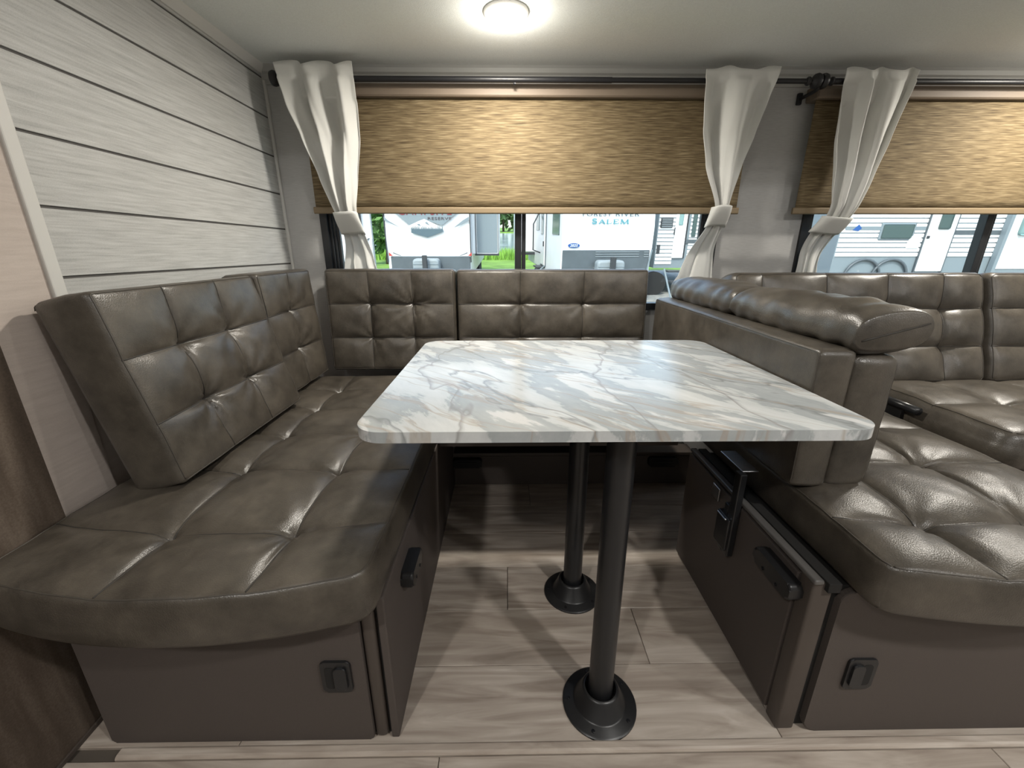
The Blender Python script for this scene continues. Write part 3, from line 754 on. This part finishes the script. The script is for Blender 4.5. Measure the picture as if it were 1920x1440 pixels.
tree(-.9, 150, 13, 11, 'hazy tree across the pond left of the window bar', 2, 'leaf_far', 1800, 1.3)
tree(28, 150, 12, 10, 'hazy tree across the pond behind the corrugated trailer', 3, 'leaf_far', 1200, 1.3)
tree(-32, 150, 14, 12, 'hazy tree across the pond at the far left', 4, 'leaf_far', 1200, 1.4)
tree(13.6, 18.5, 3.6, 1.5, 'bright green bush beside the right window frame', 5, n=1500, leaf=.24)
tree(38, 60, 13, 9, 'tall tree behind the right-hand striped trailer', 6, 'leaf_far', 1200, 1.0)

def text_mesh(name, s, mat, parent, x0, x1, z0, h, y, spacing=1.0, shear=0, y_face=-1):
    """flat lettering on a face that looks towards -y; s spans x0..x1, letters h high"""
    cu = bpy.data.curves.new('lettering', 'FONT'); cu.body = s; cu.extrude = .004; cu.space_character = spacing; cu.shear = shear; cu.resolution_u = 3
    tmp = bpy.data.objects.new('lettering_source', cu); C.objects.link(tmp); bpy.context.view_layer.update()
    me = bpy.data.meshes.new_from_object(tmp.evaluated_get(bpy.context.evaluated_depsgraph_get())); bpy.data.objects.remove(tmp); bpy.data.curves.remove(cu)
    xs = [v.co.x for v in me.vertices]; ys = [v.co.y for v in me.vertices]; a, b_, c, d = min(xs), max(xs), min(ys), max(ys)
    for v in me.vertices:
        v.co = Vector((x0 + (v.co.x - a) / (b_ - a) * (x1 - x0), y - v.co.z, z0 + (v.co.y - c) / (d - c) * h))
    me.materials.clear()
    return link_mesh(name, me, mat, parent)
def flat(name, mat, parent, pts, y, th=.006): return prism(name, mat, parent, pts, 'y', y, y - th)
def tank(parent, x0, x1, y, z0, z1):
    p = prism('tank_cover', 'tank_cover', parent, rrect(x0, x1, z0, z1, .09, 4), 'y', y - .12, y - .45, .05, 2)
    for zz in (.35, .6): box('rib', 'trailer_light_grey', p, x0 + .02, x1 - .02, y - .46, y - .44, z0 + (z1 - z0) * zz, z0 + (z1 - z0) * zz + .025, .004, 1)
    box('jack_post', 'trailer_dark', parent, (x0 + x1) / 2 - .06, (x0 + x1) / 2 + .06, y - .62, y - .50, .1, z1 + .10, .01, 1)
    box('hitch', 'trailer_dark', parent, (x0 + x1) / 2 - .08, (x0 + x1) / 2 + .08, y - 1.0, y - .1, .45, .55, .01, 1)
def wheels(parent, x, ys, r=.34):
    for yy in ys: lathe('wheel', 'tyre', parent, [(r, x), (r, x + .2), (.1, x + .21)], yy, r, 20, 'x')
def wheels_y(parent, y, xs, r=.34):
    for xx in xs:
        bm = bmesh.new(); add_tube(bm, [(xx, y, r), (xx, y + .2, r)], r, 20); from_bm('wheel', bm, 'tyre', parent)
def steps(parent, x0, x1, y0, z0, n=3, run=.26, rise=.24):
    s = boxes('entry_steps', 'trailer_dark', parent, [(x0, x1, y0 - run * (k + 1), y0 - run * k, z0 - rise * k - .04, z0 - rise * k) for k in range(n)])
    for xx in (x0 - .03, x1): 
        bm = bmesh.new(); add_tube(bm, [(xx + .015, y0, z0 + .02), (xx + .015, y0 - run * n, z0 - rise * n)], .025, 6); from_bm('step_rail', bm, 'trailer_light_grey', s)

# --- trailer with the mountain emblem
AY = 12.0
ax = lambda u: -3.25 + (u - 720) * .01416
az = lambda v: 2.12 - (v - 410) * .0135
tA = tag(root('travel_trailer', (-2.1, 15, 0), EXT), 'white travel trailer front with mountain emblem and red lettering', 'trailer', 'travel trailers in the yard')
prism('body', 'trailer_white', tA, [(AY + .02, .62), (AY, 1.2), (AY - .05, 1.6), (AY + .02, 2.7), (AY + .3, 3.2), (AY + 7, 3.2), (AY + 7, .62)], 'x', -3.25, -.97, .03, 2)
box('lower_panel', 'trailer_grey', tA, -3.16, -.99, AY - .05, AY + .3, .62, az(481), .01, 1)
for sx in (-3.262, -.975): box('edge_moulding', 'trailer_dark', tA, sx, sx + .017, AY - .07, AY + .06, 1.0, 3.1, .004, 1)
FY = AY - .075
flat('upper_print', 'trailer_light_grey', tA, [(ax(730), az(388)), (ax(872), az(388)), (ax(829), az(422.5)), (ax(797), az(412)), (ax(768), az(422.5))], FY)
flat('stripe', 'trailer_light_grey', tA, [(ax(721), az(406)), (ax(728), az(413)), (ax(752), az(427.5)), (ax(735), az(420)), (ax(721), az(413))], FY)
flat('stripe', 'trailer_light_grey', tA, [(ax(880), az(406)), (ax(868), az(413)), (ax(849), az(427.5)), (ax(866), az(421)), (ax(880), az(413))], FY)
mt = flat('mountain', 'print_white', tA, [(ax(762), az(425)), (ax(784), az(415)), (ax(796), az(410.5)), (ax(812), az(418)), (ax(833), az(429)), (ax(798), az(436))], FY - .010)
flat('ridge', 'trailer_light_grey', mt, [(ax(797), az(417)), (ax(801), az(415.5)), (ax(806), az(422)), (ax(800), az(420))], FY - .018)
flat('ridge', 'trailer_light_grey', mt, [(ax(782), az(420)), (ax(787), az(419)), (ax(789), az(424)), (ax(784), az(422))], FY - .018)
pts = []; rnd = random.Random(5); u = 771.0
while u < 830:
    base = 431 - 0; pts += [(ax(u), az(429.5)), (ax(u + 1.1), az(429.5 - rnd.uniform(3, 8))), (ax(u + 2.2), az(429.5))]; u += 2.6
flat('forest_print', 'print_slate', mt, [(ax(770), az(436))] + [p for p in pts] + [(ax(831), az(434)), (ax(800), az(445))], FY - .020)
text_mesh('lettering', 'CAMPSITE', 'print_red', tA, ax(748), ax(848), az(403.2), .20, FY - .012, 1.1)
text_mesh('lettering', 'RESERVE', 'print_dark', tA, ax(803), ax(847), az(412), .066, FY - .012, 1.1)
for s, u0 in ((1, 724), (-1, 883)):
    flat('corner_light', 'light_red', tA, [(ax(u0), az(473)), (ax(u0 + 7 * s), az(480)), (ax(u0), az(480))], FY)
    flat('corner_chevron', 'trailer_grey', tA, [(ax(u0 + 8 * s), az(473)), (ax(u0 + 24 * s), az(480)), (ax(u0 + 21 * s), az(480)), (ax(u0 + 8 * s), az(475))], FY)
tank(tA, ax(773), ax(823), AY, .75, az(484))
sl = box('slide_out', 'trailer_white', tA, -.97, -.21, 12.6, 15.5, 1.18, 3.0, .02, 2)
box('slide_end_panel', 'trailer_light_grey', sl, -.83, -.25, 12.585, 12.6, 1.22, 2.96, .004, 1)
for q in ((-.90, -.84), (-.26, -.21)): box('slide_edge', 'trailer_dark', sl, q[0] + .025, q[1] - .01, 12.58, 12.61, 1.16, 3.0, .003, 1)
box('slide_sill', 'trailer_dark', sl, -.9, -.2, 12.58, 12.62, 1.14, 1.19, .003, 1)
wheels(tA, -3.2, (16.4, 17.2)); wheels(tA, -1.2, (16.4, 17.2))

# --- left trailer
tC = tag(root('travel_trailer', (-3.72, 12.4, 0), EXT, math.radians(19)), 'white travel trailer seen beside the left curtain with a small dark window', 'trailer', 'travel trailers in the yard')
prism('body', 'trailer_white', tC, [(12.6, .62), (12.4, 1.6), (12.5, 2.7), (12.8, 3.2), (19, 3.2), (19, .62)], 'x', -6.2, -3.72, .06, 3)
w = box('window', 'trailer_dark', tC, -4.75, -3.98, 12.36, 12.5, 1.78, 2.7, .03, 2); box('pane', 'trailer_glass', w, -4.70, -4.03, 12.35, 12.37, 1.83, 2.65, .01, 1)
flat('stripe', 'trailer_grey', tC, [(-4.1, 1.45), (-3.85, 1.62), (-3.8, 1.62), (-4.05, 1.42)], 12.395)
box('lower_panel', 'trailer_grey', tC, -6.15, -3.78, 12.40, 12.7, .62, 1.0, .02, 1)
box('edge_moulding', 'trailer_light_grey', tC, -3.735, -3.71, 12.4, 12.62, .7, 3.1, .004, 1)
wheels(tC, -3.9, (16.2, 17.0))

# --- trailer with blue-green letters
BY = 11.0
bx = lambda u: 1.41 + (u - 1056) * .01316
bz = lambda v: 2.11 - (v - 410) * .01254
tB = tag(root('travel_trailer', (1.41, 11, 0), EXT, math.radians(4)), 'white travel trailer front with blue-green lettering and a grey lower panel', 'trailer', 'travel trailers in the yard')
prism('body', 'trailer_white', tB, [(BY + .06, .62), (BY, 1.36), (BY - .02, 1.9), (BY + .04, 2.8), (BY + .3, 3.2), (BY + 7, 3.2), (BY + 7, .62)], 'x', bx(1055), bx(1233), .05, 3)
box('lower_panel', 'trailer_grey', tB, bx(1057), bx(1228), BY - .045, BY + .3, .62, bz(469), .01, 1)
for v in (472.5, 477, 481.5): box('vent_slat', 'tank_cover', tB, bx(1121), bx(1207), BY - .06, BY - .04, bz(v + .6), bz(v - .6), .002, 1)
for v in (473, 477.5, 482): box('vent_slat', 'tank_cover', tB, bx(1217), bx(1226), BY - .06, BY - .04, bz(v + .6), bz(v - .6), .002, 1)
text_mesh('lettering', 'FOREST', 'print_slate', tB, bx(1092), bx(1147), bz(405.5), .105, BY - .035, 1.1)
text_mesh('lettering', 'RIVER', 'print_slate', tB, bx(1155), bx(1201), bz(405.5), .105, BY - .035, 1.1)
# serif letters built from strokes
sm = bmesh.new()
def bar(x0, z0, x1, z1, w):
    d = Vector((x1 - x0, 0, z1 - z0)); n_ = Vector((-d.z, 0, d.x)).normalized() * w / 2
    p = [Vector((x0, 0, z0)) + n_, Vector((x0, 0, z0)) - n_, Vector((x1, 0, z1)) - n_, Vector((x1, 0, z1)) + n_]
    va = [sm.verts.new((q.x, BY - .045, q.z)) for q in p]; vb = [sm.verts.new((q.x, BY - .035, q.z)) for q in p]
    sm.faces.new(va); sm.faces.new(vb[::-1])
    for i in range(4): sm.faces.new((va[i], va[(i + 1) % 4], vb[(i + 1) % 4], vb[i]))
zb, zc, zs_ = bz(419), bz(411.5), bz(410)
def LX(u): return bx(u)
sp = [(1119, 411.5), (1117, 410.3), (1112.5, 410.5), (1111, 412.3), (1113, 414), (1117.5, 415), (1119.3, 416.8), (1117, 418.7), (1112.5, 418.7), (1110.5, 417)]
for p, q in zip(sp, sp[1:]): bar(LX(p[0]), bz(p[1]), LX(q[0]), bz(q[1]), .028)
bar(LX(1124), zb, LX(1129), zc, .018); bar(LX(1129), zc, LX(1134.5), zb, .032); bar(LX(1126), bz(416.3), LX(1132), bz(416.3), .014)
for u0 in (1122.5, 1132.5): bar(LX(u0), zb, LX(u0 + 4), zb, .012)
bar(LX(1140), zb, LX(1140), zc, .032); bar(LX(1138), zb, LX(1147), zb, .014); bar(LX(1147), zb, LX(1147.6), bz(416.5), .014); bar(LX(1138), zc, LX(1142.5), zc, .012)
bar(LX(1153), zb, LX(1153), zc, .032); bar(LX(1151), zb, LX(1161), zb, .014); bar(LX(1151), zc, LX(1160.5), zc, .014); bar(LX(1153), bz(415.2), LX(1158.5), bz(415.2), .013); bar(LX(1161), zb, LX(1161.4), bz(416.8), .014); bar(LX(1160.5), zc, LX(1160.6), bz(413.5), .014)
bar(LX(1166), zb, LX(1167), zc, .016); bar(LX(1167), zc, LX(1173), zb, .034); bar(LX(1173), zb, LX(1178.5), zc, .016); bar(LX(1178.8), zc, LX(1179.5), zb, .034)
for u0 in (1164, 1177.5): bar(LX(u0), zb, LX(u0 + 4.2), zb, .012)
for u0 in (1164.8, 1177): bar(LX(u0), zc, LX(u0 + 4), zc, .012)
from_bm('lettering', sm, 'print_teal', tB)
ov = [(bx(1078) + .152 * math.cos(2 * PI * k / 32), bz(460) + .056 * math.sin(2 * PI * k / 32)) for k in range(32)]
bd = flat('year_badge', 'print_blue', tB, ov, BY - .03)
text_mesh('lettering', '2025', 'print_white', bd, bx(1078) - .10, bx(1078) + .10, bz(460) - .032, .064, BY - .042, 1.0, .25)
tank(tB, bx(1118), bx(1171), BY, .75, bz(487))
flat('side_stripe', 'trailer_light_grey', tB, [(bx(1223), .75), (bx(1226), .75), (bx(1233), 1.38), (bx(1230), 1.38)], BY - .06)
wheels(tB, 1.45, (15, 15.8)); wheels(tB, 3.4, (15, 15.8))

# its door side, seen at a slant
BX = bx(1055)
box('side_window', 'trailer_glass', tB, BX - .02, BX + .01, BY + .35, BY + 1.35, 1.72, 2.6, .02, 2)
d = box('door', 'trailer_white', tB, BX - .05, BX, BY + 2.5, BY + 3.3, .78, 2.8, .02, 2)
box('door_window', 'trailer_glass', d, BX - .065, BX - .045, BY + 2.7, BY + 3.1, 1.7, 2.6, .02, 2)
box('door_latch', 'trailer_dark', d, BX - .08, BX - .05, BY + 2.54, BY + 2.62, 1.35, 1.5, .005, 1)
for q in (2.42, 3.36): box('door_jamb', 'trailer_grey', tB, BX - .03, BX + .01, BY + q - .02, BY + q + .02, .75, 2.9, .003, 1)
tube('grab_handle', 'trailer_dark', tB, [(BX, BY + 3.5, 1.1), (BX - .26, BY + 3.5, 1.2), (BX - .26, BY + 3.5, 2.0), (BX - .1, BY + 3.5, 2.3), (BX, BY + 3.5, 2.35)], .022, 8)
box('side_window', 'trailer_glass', tB, BX - .02, BX + .01, BY + 3.9, BY + 4.6, 1.8, 2.6, .02, 2)
sl = box('slide_out', 'trailer_white', tB, BX - .62, BX, BY + 5.0, BY + 6.8, 1.05, 3.0, .03, 2); box('slide_sill', 'trailer_dark', sl, BX - .62, BX, BY + 4.97, BY + 5.05, .95, 1.04, .01, 1)
st = boxes('entry_steps', 'trailer_dark', tB, [(BX - .28 * (k + 1), BX - .28 * k, BY + 2.55, BY + 3.25, .74 - .22 * k - .04, .74 - .22 * k) for k in range(3)])
for yy in (2.53, 3.27): tube('step_rail', 'trailer_light_grey', st, [(BX, BY + yy, .78), (BX - .86, BY + yy, .1)], .025, 6)

# --- corrugated trailer at the right of the window
def siding(parent, x0, x1, y, z0, z1, gaps=(), pitch=.105):
    n = int((z1 - z0) / pitch)
    bmm = bmesh.new(); add_box(bmm, 0, x1 - x0, -.022, 0, 0, pitch * .80)
    bmesh.ops.bevel(bmm, geom=[e for e in bmm.edges if abs(e.verts[0].co.x - e.verts[1].co.x) > .1 and e.verts[0].co.y < -.01], offset=.012, segments=1, affect='EDGES')
    me = bpy.data.meshes.new('siding_strip'); bmm.to_mesh(me); bmm.free(); me.materials.append(MATS['trailer_white'])
    for k in range(n):
        o = bpy.data.objects.new('siding_strip', me); C.objects.link(o); o.parent = parent; o.location = Vector((x0, y, z0 + k * pitch)) - ORI[parent.name]
EY = 12.5
tE = tag(root('travel_trailer', (5.6, 14, 0), EXT), 'white corrugated travel trailer with door and steps beside the right curtain', 'trailer', 'travel trailers in the yard')
ex = lambda u: 4.11 * EY / 12 + (u - 1236) * .01447 * EY / 12
ez = lambda v: 1.95 + (2.195 - 1.95) * EY / 12 - (v - 405) * .01355 * EY / 12
boxes('body', 'trailer_light_grey', tE, [(ex(1236), ex(1420), EY, EY + 6, .8, 3.2)])
siding(tE, ex(1236) + .02, ex(1269), EY, .9, 3.15); siding(tE, ex(1297), ex(1420), EY, .9, 3.15)
w = box('window', 'trailer_dark', tE, ex(1240), ex(1263), EY - .05, EY, ez(427), ez(408), .02, 2)
for k in range(5): box('louvre', 'tank_cover', w, ex(1242), ex(1261), EY - .065, EY - .05, ez(425.5 - k * 3.4), ez(424 - k * 3.4), .002, 1)
d = box('door', 'trailer_white', tE, ex(1268), ex(1289), EY - .06, EY, ez(485), ez(380), .02, 2)
box('door_window', 'trailer_teal', d, ex(1273), ex(1281), EY - .075, EY - .055, ez(422), ez(395), .02, 2)
tube('door_handle', 'trailer_dark', d, [(ex(1267), EY - .07, ez(440)), (ex(1265), EY - .13, ez(436)), (ex(1265), EY - .13, ez(431)), (ex(1267), EY - .07, ez(427))], .015, 6)
box('door_jamb', 'trailer_dark', tE, ex(1290), ex(1292), EY - .04, EY, ez(485), ez(380), .003, 1)
box('tall_window', 'trailer_glass', tE, ex(1300), ex(1308), EY - .05, EY, ez(444), ez(395), .02, 2)
box('awning_post', 'trailer_grey', tE, ex(1314), ex(1318), EY - .12, EY - .03, ez(460), ez(380), .004, 1)
box('lower_band', 'trailer_grey', tE, ex(1290), ex(1420), EY - .04, EY, ez(456), ez(449), .004, 1)
box('vent_box', 'trailer_dark', tE, ex(1236) + .03, ex(1244), EY - .04, EY, ez(476), ez(459), .004, 1)
steps(tE, ex(1262) - .45, ex(1262) + .10, EY - 1.1, .85, 4)
wheels_y(tE, EY + .05, (ex(1243), ex(1310)))

# --- trailer outside the right-hand window
FYY = 10.0
fx = lambda u: 7.68 + (u - 1572) * .01163
tF = tag(root('travel_trailer', (10, 12, 0), EXT), 'white corrugated travel trailer with grey stripes outside the right-hand window', 'trailer', 'travel trailers in the yard')
boxes('body', 'trailer_light_grey', tF, [(7.6, 14.5, FYY, FYY + 2.4, .75, 3.2)])
siding(tF, 7.62, 9.55, FYY, 1.28, 3.1); siding(tF, 10.25, 11.4, FYY, 1.28, 3.1)
box('stripe', 'trailer_light_grey', tF, 7.7, 9.55, FYY - .03, FYY, 1.86, 1.94, .003, 1)
box('stripe', 'trailer_grey', tF, 10.25, 11.3, FYY - .03, FYY, 1.76, 1.86, .003, 1)
w = box('window', 'trailer_light_grey', tF, 8.50, 9.30, FYY - .04, FYY, 1.64, 2.02, .03, 2); box('pane', 'trailer_glass', w, 8.55, 9.25, FYY - .05, FYY - .035, 1.68, 1.98, .02, 2)
box('hatch', 'trailer_white', tF, 9.22, 9.50, FYY - .045, FYY, 1.46, 1.74, .02, 2)
d = box('door', 'trailer_white', tF, 9.58, 10.20, FYY - .06, FYY, .95, 2.85, .02, 2); box('door_window', 'trailer_glass', d, 9.78, 10.05, FYY - .075, FYY - .055, 1.88, 2.6, .03, 2)
box('door_latch', 'trailer_dark', d, 9.59, 9.65, FYY - .08, FYY - .055, 1.68, 1.74, .005, 1)
for q in (9.565, 10.215): box('door_jamb', 'trailer_grey', tF, q - .012, q + .012, FYY - .05, FYY, .9, 2.9, .003, 1)
flat('blue_print', 'print_blue', tF, [(7.86, 1.86), (7.98, 1.98), (8.06, 1.90), (8.0, 1.84)], FYY - .03)
box('awning_arm', 'trailer_light_grey', tF, 11.30, 11.38, FYY - .14, FYY - .02, .9, 3.0, .004, 1)
for hx in (8.35, 9.0): 
    bm = bmesh.new(); add_tube(bm, [(hx, FYY - .06, .34), (hx, FYY + .14, .34)], .34, 20); from_bm('wheel', bm, 'tyre', tF)
    bm = bmesh.new(); add_tube(bm, [(hx + .42 * math.cos(a), FYY - .04, .80 + .42 * math.sin(a)) for a in [PI * k / 14 for k in range(15)]], .03, 6); from_bm('wheel_arch', bm, 'trailer_grey', tF, True)
b2 = box('rear_cap', 'trailer_white', tF, 11.42, 14.5, FYY - .02, FYY, 1.0, 3.1, .01, 1)
box('cap_window', 'trailer_teal', b2, 11.7, 13.2, FYY - .04, FYY - .018, 1.75, 2.9, .06, 3)
flat('blue_print', 'print_blue', b2, [(13.4, 1.9), (13.6, 2.1), (13.75, 2.0), (13.5, 1.85)], FYY - .025)
